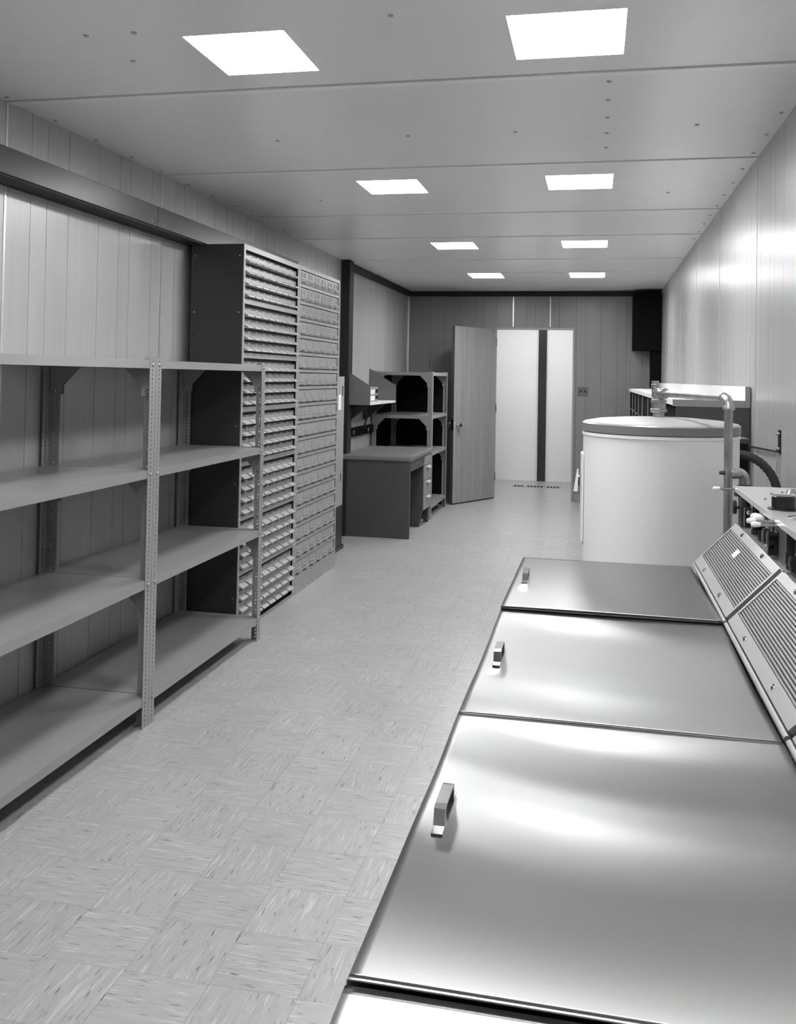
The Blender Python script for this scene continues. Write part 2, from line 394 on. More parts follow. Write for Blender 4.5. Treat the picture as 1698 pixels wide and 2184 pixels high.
# wall duct along the left wall above the shelving
t = thing('wall_duct', 'long dark sheet metal duct running along the wall above the shelving', 'duct', (-2.03, 3.0, 1.993))
for i, (a, b) in enumerate(((YF + 0.01, 2.05), (2.054, 3.905), (3.909, 5.95))):
    MB().box(XL + 0.001, -1.973, a, b, 1.993, 2.088).build('duct_section', 'duct', t, bevel=0.002)
for y in (3.85, 3.96, 4.45): MB().lathe((-1.973, y, 2.01), [(0.005, 0), (0.004, 0.003)], 8, 'X').build('screw', 'screw', t)
boxobj('flange', 'dark_trim', (XL + 0.001, -1.978, YF + 0.01, 5.95, 1.986, 1.9925), t)

# ------------------------------------------------------------------ slotted angle shelving
POST_W = 0.045
def post_mesh(H):
    bm = bmesh.new(); p = 0.0165; n = int(H / p); z = (H - n*p)/2; th = 0.002
    kinds = [(0.0035, 0.0042), (0.003, 0.0062), (0.0055, 0.0036), (0.003, 0.0062)]
    def flange(mapf, flip):
        def quad(*ps):
            f = bm.faces.new([bm.verts.new(mapf(*q)) for q in ps])
        def cell(z0, z1, hole):
            cu, cz = POST_W*0.55, (z0 + z1)/2
            outer = [(0, z0), (cu, z0), (POST_W, z0), (POST_W, cz), (POST_W, z1), (cu, z1), (0, z1), (0, cz)]
            rx, rz = hole; k = 0.75
            inner = [(cu - rx*k, cz - rz*k), (cu, cz - rz), (cu + rx*k, cz - rz*k), (cu + rx, cz), (cu + rx*k, cz + rz*k), (cu, cz + rz), (cu - rx*k, cz + rz*k), (cu - rx, cz)]
            for d in (0, th):
                ov = [bm.verts.new(mapf(u, zz, d)) for u, zz in outer]; iv = [bm.verts.new(mapf(u, zz, d)) for u, zz in inner]
                for i in range(8): bm.faces.new((ov[i], ov[(i+1) % 8], iv[(i+1) % 8], iv[i]))
                if d == 0: i0 = iv
                else:
                    for i in range(8): bm.faces.new((i0[i], i0[(i+1) % 8], iv[(i+1) % 8], iv[i]))
        for i in range(n): cell(z + i*p, z + (i+1)*p, kinds[i % 4])
        for a, b in ((0, z), (z + n*p, H)):
            for d in (0, th): quad((0, a, d), (POST_W, a, d), (POST_W, b, d), (0, b, d))
        quad((POST_W, 0, 0), (POST_W, 0, th), (POST_W, H, th), (POST_W, H, 0))
    flange(lambda u, zz, d: (u, d, zz), 0); flange(lambda u, zz, d: (d, u, zz), 1)
    bmesh.ops.recalc_face_normals(bm, faces=bm.faces)
    me = bpy.data.meshes.new('post'); bm.to_mesh(me); bm.free(); me.materials.append(M['shelf']); return me
def gusset_mesh(w):
    # triangle-like plate in the XZ plane, corner at origin (outer top), reaching +x and -z
    return MB().prism([(0, 0), (w, 0), (w, -0.012), (POST_W + 0.004, -w + 0.035), (POST_W + 0.004, -w), (0, -w)], 'Y', 0.0, 0.002).build('gusset', 'shelf', mesh_only=True)
bolt_me = MB().lathe((0, 0, 0), [(0.0075, 0), (0.0075, -0.003), (0.004, -0.006)], 8, 'Y').build('bolt', 'zinc', mesh_only=True)
PM, GM = post_mesh(1.380), gusset_mesh(0.135)
def shelving(name, label, x0, x1, y0, y1, levels, pm, dz=0.031):
    t = thing(name, label, 'shelving', ((x0 + x1)/2, (y0 + y1)/2, 0), 'slotted angle steel shelving')
    for (x, y, r) in ((x0, y0, 0), (x1, y0, math.pi/2), (x1, y1, math.pi), (x0, y1, -math.pi/2)):
        inst('post', pm, t, (x, y, 0), r)
    for z in levels:
        e = 0.0025; mb = MB()
        a, b, c, d = x0 + e, x1 - e, y0 + e, y1 - e
        mb.box(a, b, c, d, z - 0.002, z)
        mb.box(a, a + 0.002, c, d, z - dz, z - 0.002).box(b - 0.002, b, c, d, z - dz, z - 0.002)
        mb.box(a + 0.002, b - 0.002, c, c + 0.002, z - dz, z - 0.002).box(a + 0.002, b - 0.002, d - 0.002, d, z - dz, z - 0.002)
        # return lips
        mb.box(b - 0.014, b - 0.002, c + 0.002, d - 0.002, z - dz, z - dz + 0.002)
        mb.build('shelf', 'shelf', t)
    for z in levels[:-1]:
        for yy in (y0 + 0.006, y1 - 0.008):
            for (xx, mir) in ((x0 + 0.006, 1), (x1 - 0.006, -1)):
                o = inst('gusset', GM, t, (xx, yy, z - 0.003 if z < levels[0] else z - 0.002), 0, (mir, 1, 1))
        for (xx) in (x0 + 0.028, x1 - 0.028): inst('bolt', bolt_me, t, (xx, y1 - 0.0085, z - 0.12)); inst('bolt', bolt_me, t, (xx, y0 + 0.0055, z - 0.12))
    for z in levels:
        for (yy) in (y0 + 0.025, y1 - 0.025):
            MB().lathe((x1, yy, z - 0.016), [(0.006, 0), (0.006, 0.003), (0.003, 0.0055)], 8, 'X').build('bolt', 'zinc', t)
    return t
LV = [1.372, 0.960, 0.549, 0.115]
shelving('shelving_unit', 'grey slotted angle shelving unit whose end is away from the drawer cabinets', XL + 0.014, -1.628, 2.018, 3.2335, LV, PM)
shelving('shelving_unit', 'grey slotted angle shelving unit butted against the small parts drawer cabinet', XL + 0.014, -1.628, 3.2365, 4.428 - 0.008, LV, PM)
ts = shelving('shelving_unit', 'dark grey slotted angle shelving unit between the desk and the open door', XL + 0.014, -1.492, 8.545, 9.44, [1.372, 0.965, 0.62, 0.125], PM)

boxobj('end_shade_sheet', 'wb_dark', (XL + 0.016, -1.50, 9.4385, 9.4397, 0.02, 1.37), ts)  # dark sheets added here and at the back, standing for shade inside the unit
boxobj('back_shade_sheet', 'wb_dark', (XL + 0.0125, XL + 0.0138, 8.55, 9.438, 0.02, 1.37), ts)

# ------------------------------------------------------------------ small parts cabinets
XC = -1.758
def cabinet_shell(t, y0, y1, rails, ztop, zbot):
    # dark sheet metal carcass, open at the front; light front frame
    mb = MB(); th = 0.002; d = XC - 0.004
    mb.box(XL + 0.04, d, y0, y0 + th, 0, 1.99).box(XL + 0.04, d, y1 - th, y1, 0, 1.99).box(XL + 0.04, XL + 0.042, y0 + th, y1 - th, 0, 1.99)
    mb.box(XL + 0.042, d, y0 + th, y1 - th, 1.988, 1.99).box(XL + 0.042, d, y0 + th, y1 - th, 0.0, 0.002)
    mb.build('carcass', 'steel_dark', t)
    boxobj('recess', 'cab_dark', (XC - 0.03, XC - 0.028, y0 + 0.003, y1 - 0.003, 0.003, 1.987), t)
    for a, b in ((y0, y0 + 0.022), (y1 - 0.022, y1)): boxobj('stile', 'cab', (XC - 0.004, XC, a, b, 0, 1.99), t)
    boxobj('top_rail', 'cab', (XC - 0.004, XC, y0 + 0.022, y1 - 0.022, ztop, 1.99), t)
    boxobj('kick_rail', 'cab', (XC - 0.004, XC, y0 + 0.022, y1 - 0.022, 0, zbot), t)
# cabinet one : 7 modules x 4 rows x 8 small drawers with scoop lips
ya, yb = 4.432, 5.330
t1 = thing('parts_cabinet', 'tall cabinet of small drawers with projecting scoop lips beside the shelving', 'drawer cabinet', ((XL + XC)/2, (ya + yb)/2, 0))
cabinet_shell(t1, ya, yb, None, 1.963, 0.018)
PW = (yb - ya - 0.048)/8
dface = MB().box(-0.10, 0.0, -PW/2 + 0.0015, PW/2 - 0.0015, 0.006, 0.052).build('drawer', 'drawer', mesh_only=True)
hw = PW/2 - 0.003
lipm = MB().prism([(0.0, 0.026), (0.012, 0.022), (0.030, 0.012), (0.031, 0.008), (0.026, 0.008), (0.010, 0.006), (0.0, 0.006)], 'Y', -hw + 0.003, hw - 0.012).build('lip', 'lip', mesh_only=True)
lip_shadem = MB().box(0.0, 0.0012, -hw + 0.008, hw - 0.02, 0.046, 0.050).build('slot', 'cab_dark', mesh_only=True)  # dark strip painted for the shadow gap under the lip above
for mdl in range(7):
    zt = 1.961 - 0.278*mdl
    for r in range(4):
        z0 = zt - 0.0085 - 0.059*(r + 1)
        for c in range(8):
            y = ya + 0.024 + PW*(c + 0.5)
            d = inst('drawer', dface, t1, (XC - 0.012, y, z0)); inst('lip', lipm, d, (XC - 0.012, y, z0)); inst('slot', lip_shadem, d, (XC - 0.012, y, z0))
    if mdl < 6: boxobj('rail', 'cab', (XC - 0.010, XC - 0.002, ya + 0.0225, yb - 0.0225, zt - 0.278 + 0.004, zt - 0.2475), t1)
    for yy in (ya + 0.011, yb - 0.011): MB().lathe((XC, yy, zt - 0.262), [(0.004, 0), (0.003, 0.002)], 8, 'X').build('screw', 'pull', t1)
for k in range(34): # punched holes and rivets on the visible side panel
    z = 1.93 - k*0.058
    for x in (-2.025, -1.782):
        bright = k % 5 == 0
        MB().lathe((x, ya, z), [(0.0045, 0), (0.0035, -0.0015)], 8, 'Y').build('rivet' if bright else 'hole', 'chrome' if bright else 'black', t1)
# cabinet two : 18 rows x 6 larger drawers with label frame and dish pull
yc, yd = 5.334, 6.236
t2 = thing('parts_cabinet', 'tall cabinet of larger drawers with label frames and dished pulls', 'drawer cabinet', ((XL + XC)/2, (yc + yd)/2, 0))
cabinet_shell(t2, yc, yd, None, 1.967, 0.098)
PW2 = (yd - yc - 0.046)/6; RP = 0.1042; hw2 = PW2/2 - 0.0015
df2 = MB().box(-0.12, 0.0, -hw2, hw2, 0.004, 0.080).build('drawer', 'drawer', mesh_only=True)
lf = MB().box(0, 0.003, -0.040, -0.037, 0.034, 0.072).box(0, 0.003, 0.037, 0.040, 0.034, 0.072).box(0, 0.003, -0.037, 0.037, 0.032, 0.036)
lf.box(0, 0.0035, 0.020, 0.0235, 0.042, 0.070).box(0, 0.0035, -0.022, -0.019, 0.042, 0.070)
lfm = lf.build('label_frame', 'rim', mesh_only=True)
bm = MB(); n = 12; R0, R1 = 0.030, 0.026
ot, it, ob, ib = [], [], [], []
for i in range(n + 1):
    a = math.pi*i/n; sx, sy = math.sin(a), math.cos(a)
    ot.append(bm.bm.verts.new((R0*0.85*sx, R0*1.35*sy, 0.028))); it.append(bm.bm.verts.new((R1*0.82*sx, R1*1.32*sy, 0.028)))
    ob.append(bm.bm.verts.new((R0*0.6*sx, R0*1.15*sy, 0.012))); ib.append(bm.bm.verts.new((R1*0.58*sx, R1*1.12*sy, 0.014)))
for i in range(n):
    bm.bm.faces.new((ot[i], ot[i+1], it[i+1], it[i])); bm.bm.faces.new((ot[i], ob[i], ob[i+1], ot[i+1])); bm.bm.faces.new((it[i], it[i+1], ib[i+1], ib[i]))
bm.bm.faces.new(ib); bm.bm.faces.new(ob[::-1])
pull = bm.build('pull', 'rim', mesh_only=True)
for r in range(18):
    zb = 1.883 - RP*r
    for c in range(6):
        y = yc + 0.023 + PW2*(c + 0.5)
        d = inst('drawer', df2, t2, (XC - 0.006, y, zb)); inst('label_frame', lfm, d, (XC - 0.006, y, zb)); inst('pull', pull, d, (XC - 0.006, y, zb))
    boxobj('rail', 'cab', (XC - 0.012, XC - 0.0015, yc + 0.0225, yd - 0.0225, zb - 0.0195, zb - 0.001), t2)
    for yy in (yc + 0.011, yd - 0.011): MB().lathe((XC, yy, zb - 0.010), [(0.004, 0), (0.003, 0.002)], 8, 'X').build('screw', 'pull', t2)
for k in range(5): MB().lathe((XC, yc + 0.06 + k*0.19, 0.012), [(0.005, 0), (0.004, 0.002)], 8, 'X').build('screw', 'pull', t2)

# equipment cabinet after the drawer cabinets
t = thing('power_cabinet', 'grey wall cabinet with light front panel on a dark base past the drawer cabinets', 'cabinet', (-1.98, 6.6, 0))
boxobj('body', 'steel_dark', (XL + 0.013, -1.895, 6.30, 6.90, 0.03, 1.30), t)
boxobj('foot', 'black', (XL + 0.013, -1.885, 6.29, 6.92, 0.0, 0.03), t)
boxobj('front_panel', 'cab', (-1.8945, -1.80, 6.26, 6.555, 0.385, 1.32), t, bevel=0.002)
boxobj('label', 'paper', (-1.80, -1.7992, 6.40, 6.47, 1.08, 1.19), t); boxobj('handle', 'black', (-1.80, -1.796, 6.50, 6.512, 1.18, 1.25), t)
boxobj('latch', 'black', (-1.80, -1.797, 6.49, 6.50, 0.56, 0.62), t)

# ------------------------------------------------------------------ desk
t = thing('desk', 'dark grey steel desk with rounded top and drawer pedestal', 'desk', (-1.77, 7.93, 0))
boxobj('desk_top', 'desktop', (-2.062, -1.462, 7.425, 8.435, 0.632, 0.680), t, bevel=0.016)
boxobj('side_panel', 'desk', (-2.05, -1.476, 7.44, 7.475, 0.0, 0.632), t, bevel=0.006)
boxobj('back_panel', 'desk', (-2.05, -2.035, 7.4755, 8.08, 0.25, 0.632), t)
dr = boxobj('center_drawer', 'desk', (-1.98, -1.48, 7.50, 8.075, 0.545, 0.6315), t); MB().lathe((-1.48, 7.78, 0.595), [(0.008, 0), (0.008, 0.004), (0.004, 0.006)], 10, 'X').build('lock', 'chrome', dr)
boxobj('pedestal', 'desk', (-2.05, -1.484, 8.08, 8.425, 0.14, 0.632), t)
for i, (z0, z1) in enumerate(((0.545, 0.626), (0.412, 0.540), (0.278, 0.407), (0.150, 0.273))):
    d = boxobj('drawer', 'fascia', (-1.484, -1.472, 8.09, 8.415, z0, z1), t, bevel=0.003)
    if i: 
        MB().box(-1.472, -1.452, 8.20, 8.32, z1 - 0.022, z1 - 0.016).box(-1.455, -1.452, 8.20, 8.32, z1 - 0.030, z1 - 0.022).build('handle', 'pull', d)
for x in (-2.03, -1.53):
    for y in (8.385,): MB().prism([(x, y), (x + 0.04, y), (x + 0.04, y + 0.03), (x, y + 0.03)], 'Z', 0.0, 0.14).build('leg', 'desk', t)
MB().prism([(-2.05, 0.1395), (-1.484, 0.1395), (-1.515, 0.0), (-2.03, 0.0)], 'Y', 8.081, 8.096).build('pedestal_foot', 'desk', t)

# wall hutch above the desk, with a meter box in it
t = thing('wall_hutch', 'grey metal wall shelf with sloping sides above the desk', 'shelf', (-1.95, 7.98, 1.09))
side = [(XL + 0.001, 1.085), (-1.83, 1.085), (-1.83, 1.245), (XL + 0.001, 1.40)]
MB().prism(side, 'Y', 7.475, 7.480).build('side_panel', 'hutch', t); MB().prism(side, 'Y', 8.475, 8.480).build('side_panel', 'hutch', t)
boxobj('shelf', 'wb_top', (XL + 0.001, -1.83, 7.4805, 8.4745, 1.085, 1.103), t)
for y in (7.62, 8.25): MB().prism([(XL + 0.001, 1.085), (-1.88, 1.085), (-1.90, 1.06), (XL + 0.03, 0.93), (XL + 0.001, 0.93)], 'Y', y, y + 0.02).build('bracket', 'steel_dark', t)
t = thing('meter_box', 'small grey meter box with white dials and black knobs on the wall shelf', 'instrument', (-1.97, 7.9, 1.103))
boxobj('case', 'cab', (-2.05, -1.90, 7.75, 8.05, 1.103, 1.232), t, bevel=0.003)
for z in (1.135, 1.190):
    boxobj('dial', 'paper', (-1.90, -1.897, 7.77, 7.92, z - 0.020, z + 0.020), t); MB().lathe((-1.90, 7.975, z + 0.006), [(0.018, 0), (0.016, 0.016), (0.010, 0.018)], 14, 'X').build('knob', 'black', t)
t = thing('power_strip', 'dark raceway strip with outlets on the wall above the desk', 'power strip', (XL + 0.02, 8.1, 0.84))
boxobj('channel', 'wb_dark', (XL + 0.001, XL + 0.035, 7.60, 8.53, 0.798, 0.874), t, bevel=0.003)
for y in (7.80, 8.33):
    MB().lathe((XL + 0.035, y, 0.836), [(0.022, 0), (0.022, 0.003)], 16, 'X').build('socket', 'plate', t)
    MB().lathe((XL + 0.038, y, 0.836), [(0.010, 0), (0.008, 0.004)], 12, 'X').build('socket_face', 'chrome', t)
pl = [(XL + 0.045, 8.10, 0.86), (XL + 0.07, 8.09, 0.92), (XL + 0.09, 8.05, 0.98), (XL + 0.07, 7.98, 1.03), (XL + 0.03, 7.92, 1.07)]
tag(MB().tube(pl, 0.008, 8).build('cable', 'rubber', smooth=True), 'short black cable hanging under the wall shelf', 'cable')
# wall pocket beside the dark post
t = thing('wall_holder', 'small dark holder hung on the panelled wall above the desk', 'holder', (XL + 0.02, 7.66, 1.55))
MB().prism([(XL + 0.001, 1.42), (XL + 0.012, 1.42), (XL + 0.045, 1.60), (XL + 0.001, 1.60)], 'Y', 7.60, 7.68).build('pocket', 'steel_dark', t)
boxobj('back_plate', 'hutch', (XL + 0.001, XL + 0.006, 7.58, 7.72, 1.60, 1.75), t)

# switch plate on the back wall
t = thing('switch_plate', 'dark double switch plate on the wall beside the doorway', 'switch', (-0.137, YB, 1.2))
boxobj('plate', 'plate', (-0.193, -0.082, YB - 0.006, YB, 1.150, 1.250), t, bevel=0.002)
for x in (-0.160, -0.115):
    MB().lathe((x, YB - 0.006, 1.203), [(0.013, 0), (0.012, -0.003)], 12, 'Y').build('switch', 'black', t)
    for z in (1.172, 1.232): MB().lathe((x + 0.003, YB - 0.006, z), [(0.004, 0), (0.003, -0.002)], 8, 'Y').build('screw', 'chrome', t)

# dark air box in the far corner
t = thing('air_plenum', 'black sheet metal air box mounted high in the corner beside the doorway wall', 'air box', (0.52, 10.1, 1.24))
boxobj('box', 'wb_dark', (0.375, XR - 0.001, 9.98, YB - 0.04, 1.645, 2.237), t)
boxobj('duct', 'wb_dark', (0.565, XR - 0.001, 10.02, YB - 0.001, 1.26, 1.645), t)

# ------------------------------------------------------------------ workbench on the right wall
t = thing('workbench', 'long tall workbench with white top and dark doors behind the water heater', 'workbench', (0.5, 7.2, 0))
boxobj('top', 'wb_top', (0.340, XR - 0.022, 4.305, 9.97, 1.219, 1.246), t)
boxobj('edge_band', 'fascia', (0.337, XR - 0.022, 4.298, 4.3045, 1.216, 1.247), t)
boxobj('backsplash', 'wb_top', (XR - 0.0215, XR - 0.004, 4.305, 9.97, 1.219, 1.309), t)
boxobj('splash_end', 'fascia', (XR - 0.024, XR - 0.004, 4.290, 4.3045, 1.216, 1.309), t)
boxobj('carcass', 'wb_dark', (0.372, XR - 0.004, 4.32, 9.97, 0.0, 1.2185), t)
boxobj('end_panel', 'desk', (0.352, XR - 0.004, 4.300, 4.319, 0.0, 1.2155), t)
ys = [4.335, 5.05, 5.80, 6.58, 7.37, 8.02, 8.67, 9.30, 9.96]
for a, b in zip(ys, ys[1:]):
    d = boxobj('door', 'wb_dark', (0.354, 0.3715, a + 0.008, b - 0.008, 0.10, 1.205), t)
    MB().lathe((0.354, a + 0.06, 1.05), [(0.012, 0), (0.014, -0.02)], 10, 'X').build('knob', 'chrome', d)
for y in ys[1:-1]: boxobj('divider', 'cab', (0.350, 0.3715, y - 0.0075, y + 0.0075, 0.05, 1.2185), t)

# ------------------------------------------------------------------ water heater
HX, HY, HR = 0.191, 2.90, 0.2285
t = thing('water_heater', 'large white cylindrical water heater with grey lid and galvanised pipe', 'water heater', (HX, HY, 0))
MB().lathe((HX, HY, 0), [(HR - 0.01, 0.03), (HR - 0.002, 0.035), (HR - 0.002, 1.160), (HR + 0.001, 1.162), (HR + 0.001, 1.170), (HR - 0.004, 1.172)], 96).build('body', 'white', t, smooth=True)
MB().lathe((HX, HY, 0), [(HR - 0.03, 0.0), (HR - 0.03, 0.0298)], 64).build('base', 'steel_dark', t, smooth=True)
MB().lathe((HX, HY, 0), [(HR - 0.003, 1.1725), (HR + 0.0015, 1.174), (HR + 0.0015, 1.197), (HR - 0.002, 1.2005)], 96).build('lid_band', 'lidgrey', t, smooth=True)
MB().lathe((HX, HY, 0), [(HR - 0.0025, 1.2005), (HR - 0.006, 1.203), (HR*0.8, 1.210), (HR*0.5, 1.2155), (HR*0.2, 1.218), (0.01, 1.219)], 96).build('lid', 'lidtop', t, smooth=True)
# access panel bulging on the side that faces the aisle
def arc_panel(a0, a1, r, z0, z1, th):
    mb = MB(); n = 14; bmv = mb.bm; rows = []
    for rr in (r, r + th):
        for zz in (z0, z1):
            rows.append([bmv.verts.new((HX + rr*math.cos(a0 + (a1 - a0)*i/n), HY + rr*math.sin(a0 + (a1 - a0)*i/n), zz)) for i in range(n + 1)])
    q = lambda A, B: [bmv.faces.new((A[i], A[i+1], B[i+1], B[i])) for i in range(n)]
    q(rows[0], rows[1]); q(rows[2], rows[3]); q(rows[0], rows[2]); q(rows[1], rows[3])
    for i in (0, n): bmv.faces.new((rows[0][i], rows[1][i], rows[3][i], rows[2][i]))
    return mb
arc_panel(math.radians(150), math.radians(192), HR - 0.001, 0.84, 1.105, 0.006).build('access_panel', 'white', t, bevel=0.002)
MB().lathe((HX + (HR + 0.006)*math.cos(math.radians(176)), HY + (HR + 0.006)*math.sin(math.radians(176)), 1.02), [(0.02, -0.002), (0.02, -0.008), (0.012, -0.012)], 14, 'X').build('thermostat_dial', 'black', t)
tg = MB().prism([(-0.062, 0.990), (-0.049, 0.990), (-0.0475, 1.058), (-0.0515, 1.058)], 'Y', HY - 0.05, HY - 0.049)
tg.build('paper_tag', 'paper', t)

# pipework
PX, PY = HX - 0.005, HY - 0.01; QX, QY = 0.3455, 2.585; PZ, QZ = 1.290, 1.283
MB().lathe((PX, PY, 0), [(0.017, 1.2165), (0.017, 1.232)], 20).build('nipple', 'zinc', t, smooth=True)
MB().lathe((PX, PY, 0), [(0.021, 1.232), (0.025, 1.236), (0.025, 1.242), (0.021, 1.244), (0.021, 1.262), (0.024, 1.264), (0.024, 1.270), (0.016, 1.272), (0.014, 1.278)], 8).build('union', 'zinc', t)
dxy = Vector((QX - PX, QY - PY, QZ - PZ)).normalized(); side = Vector((-dxy.y, dxy.x, 0))
P0 = Vector((PX, PY, PZ))
MB().tube([P0 + Vector((0, 0, -0.018)), P0 + Vector((0, 0, 0)), P0 + Vector((0, 0, 0.016))], 0.0165, 16, [0.015, 0.0165, 0.013]).build('tee', 'zinc', t, smooth=True)
MB().tube([P0 - dxy*0.012, P0 + dxy*0.012, P0 + dxy*0.03, P0 + dxy*0.034], 0.015, 16, [0.014, 0.014, 0.0165, 0.0165]).build('tee_arm', 'zinc', t, smooth=True)
back = P0 - dxy*0.020
MB().tube([back + Vector((0, 0, -0.014)), back + Vector((0, 0, 0.012)), back + Vector((0, 0, 0.016)), back + Vector((0, 0, 0.026)), back + Vector((0, 0, 0.027)), back + Vector((0, 0, 0.037))], 0.014, 16, [0.010, 0.0105, 0.0125, 0.0125, 0.011, 0.011]).build('elbow', 'zinc', t, smooth=True)
Q0 = Vector((QX, QY, QZ))
MB().tube([P0 + dxy*0.03, Q0 - dxy*0.022], 0.0098, 16).build('pipe', 'zinc', t, smooth=True)
el = [Q0 - dxy*0.026, Q0 - dxy*0.020, Q0 - dxy*0.019]
for i in range(7):
    a = math.pi/2*i/6; el.append(Q0 - dxy*0.019*(1 - math.sin(a)) + Vector((0, 0, -0.019*(1 - math.cos(a)))))
el += [Q0 + Vector((0, 0, -0.022)), Q0 + Vector((0, 0, -0.030))]
rd = [0.0155, 0.0155] + [0.0135]*(len(el) - 4) + [0.0155, 0.0155]
MB().tube(el, 0.013, 16, rd).build('elbow', 'zinc', t, smooth=True)
MB().tube([Q0 + Vector((0, 0, -0.028)), Vector((QX, QY, 0.40))], 0.0112, 16).build('pipe', 'zinc', t, smooth=True)
# lower branch with valve, beside the vertical pipe
B0 = Vector((QX, QY, 1.085)); B1 = Vector((QX + 0.045, QY + 0.03, 1.085))
bp = [B0, B0.lerp(B1, 0.6)]
for i in range(6):
    a = math.pi/2*i/5; bp.append(B1 + Vector((-0.018*(1 - math.sin(a)), 0, -0.018*(1 - math.cos(a)))))
bp.append(B1 + Vector((0, 0, -0.03)))
MB().tube(bp, 0.0145, 14).build('branch_elbow', 'zinc', t, smooth=True)
MB().lathe((B1.x, B1.y, 0), [(0.018, 1.053), (0.018, 1.040), (0.026, 1.039), (0.026, 1.024), (0.014, 1.023), (0.014, 0.92)], 16).build('valve_body', 'steel_dark', t)
MB().lathe((QX - 0.011, QY - 0.004, 1.087), [(0.006, 0), (0.004, -0.012)], 8, 'X').build('valve_stem', 'black', t)

# black control box and hose between heater and workbench
t = thing('control_box', 'tall black box standing behind the water heater pipe', 'control box', (0.47, 3.36, 0))
boxobj('body', 'steel_dark', (0.415, 0.512, 3.32, 3.42, 0.0, 1.136), t, bevel=0.003)
boxobj('cover', 'wb_dark', (0.425, 0.507, 3.314, 3.3195, 0.2, 1.12), t)
hp = [(0.495, 3.26, 1.085)]
for i in range(13):
    a = math.pi/2*i/12; hp.append((0.46 + 0.125*math.sin(a), 3.24 - 0.02*i/12, 0.955 + 0.135*math.cos(a)))
hp += [(0.585, 3.21, 0.75), (0.585, 3.21, 0.014)]
hp = hp[1:]; dense = []
for a, b in zip(hp, hp[1:]):
    n = max(1, int((Vector(b) - Vector(a)).length / 0.006))
    for i in range(n): dense.append(Vector(a).lerp(Vector(b), i/n))
tag(MB().tube(dense, 0.014, 12, [0.0135 + (0.0018 if i % 2 else 0) for i in range(len(dense))]).build('hose', 'rubber', smooth=True), 'corrugated black hose bending down behind the stainless units', 'hose')

# wall bracket with rod and hanging cords
t = thing('wall_bracket', 'thin dark rod bracket with hanging cords on the right wall', 'bracket', (XR - 0.02, 3.63, 1.08))
boxobj('plate', 'black', (XR - 0.006, XR - 0.0005, 3.615, 3.645, 1.070, 1.155), t)
MB().tube([(XR - 0.012, 3.63, 1.075), (XR - 0.012, 4.40, 1.045)], 0.004, 8).build('rod', 'black', t)
for z in (1.085, 1.14): MB().lathe((XR - 0.006, 3.63, z), [(0.006, 0), (0.005, -0.01)], 8, 'X').build('bolt', 'zinc', t)
for dy in (-0.05, 0.06): MB().tube([(XR - 0.01, 3.63, 1.07), (XR - 0.008, 3.63 + dy, 0.85)], 0.0016, 6).build('cord', 'fascia', t)

# ------------------------------------------------------------------ stainless cleaning units
BX0, HXG, BZ = -0.166, 0.229, 0.900       # lid edge on the aisle, hinge line, lid height
SX, SZ = 0.322, 0.996                      # top of the sloped louver
UN = [(1.724, 2.268), (1.182, 1.720), (0.640, 1.178), (0.098, 0.636)]
UL = ['stainless steel cleaning unit with flat hinged lid standing next to the water heater',
      'stainless steel cleaning unit with hinged lid, second from the water heater',
      'stainless steel cleaning unit with a strongly buckled lid, third from the water heater',
      'stainless steel cleaning unit, fourth from the water heater']
SLOPE = [[(-1, -0.021), (2, -0.021)],
         [(-1, 0), (0, 0), (0.13, -0.025), (0.22, -0.032), (0.35, -0.006), (0.5, 0.014), (0.72, 0.025), (0.89, 0.010), (1, 0), (2, 0)],
         [(-1, -0.015), (0, -0.017), (0.2, -0.013), (0.33, -0.004), (0.42, -0.018), (0.54, -0.026), (0.64, -0.003), (0.74, 0.036), (0.86, 0.036), (0.95, 0.014), (1.03, -0.002), (1.1, 0), (2, 0)]]
SLOPE.append(SLOPE[2])
def pw(tab, x):
    for (a, fa), (b, fb) in zip(tab, tab[1:]):
        if x <= b:
            k = (x - a)/(b - a); k = k*k*(3 - 2*k); return fa + (fb - fa)*k
    return tab[-1][1]
def heights(ui):
    z = [0.0]; n = 400
    for i in range(n): z.append(z[-1] + pw(SLOPE[ui], -0.3 + 1.6*(i + 0.5)/n)*0.538*1.6/n)
    return z
HT = [heights(i) for i in range(4)]
def hz(ui, v):
    x = (v + 0.3)/1.6*400; i = max(0, min(399, int(x))); return HT[ui][i] + (HT[ui][i+1] - HT[ui][i])*(x - i)
def sag(ui, u, v):
    # thin sheet steel lids, tilted and buckled by welding. u across (0 aisle .. 1 hinge), v along (0 near .. 1 far)
    if ui == 0: return hz(0, v) - hz(0, 0.5) + 0.0005*math.sin(4*u + 3*v)
    ve = v + 0.10*(u - 0.25) + 0.05*4*u*(1 - u) - 0.03
    return hz(ui, ve) - hz(ui, 1.0 + 0.04) + 0.0004*math.sin(5*u + 2*v)
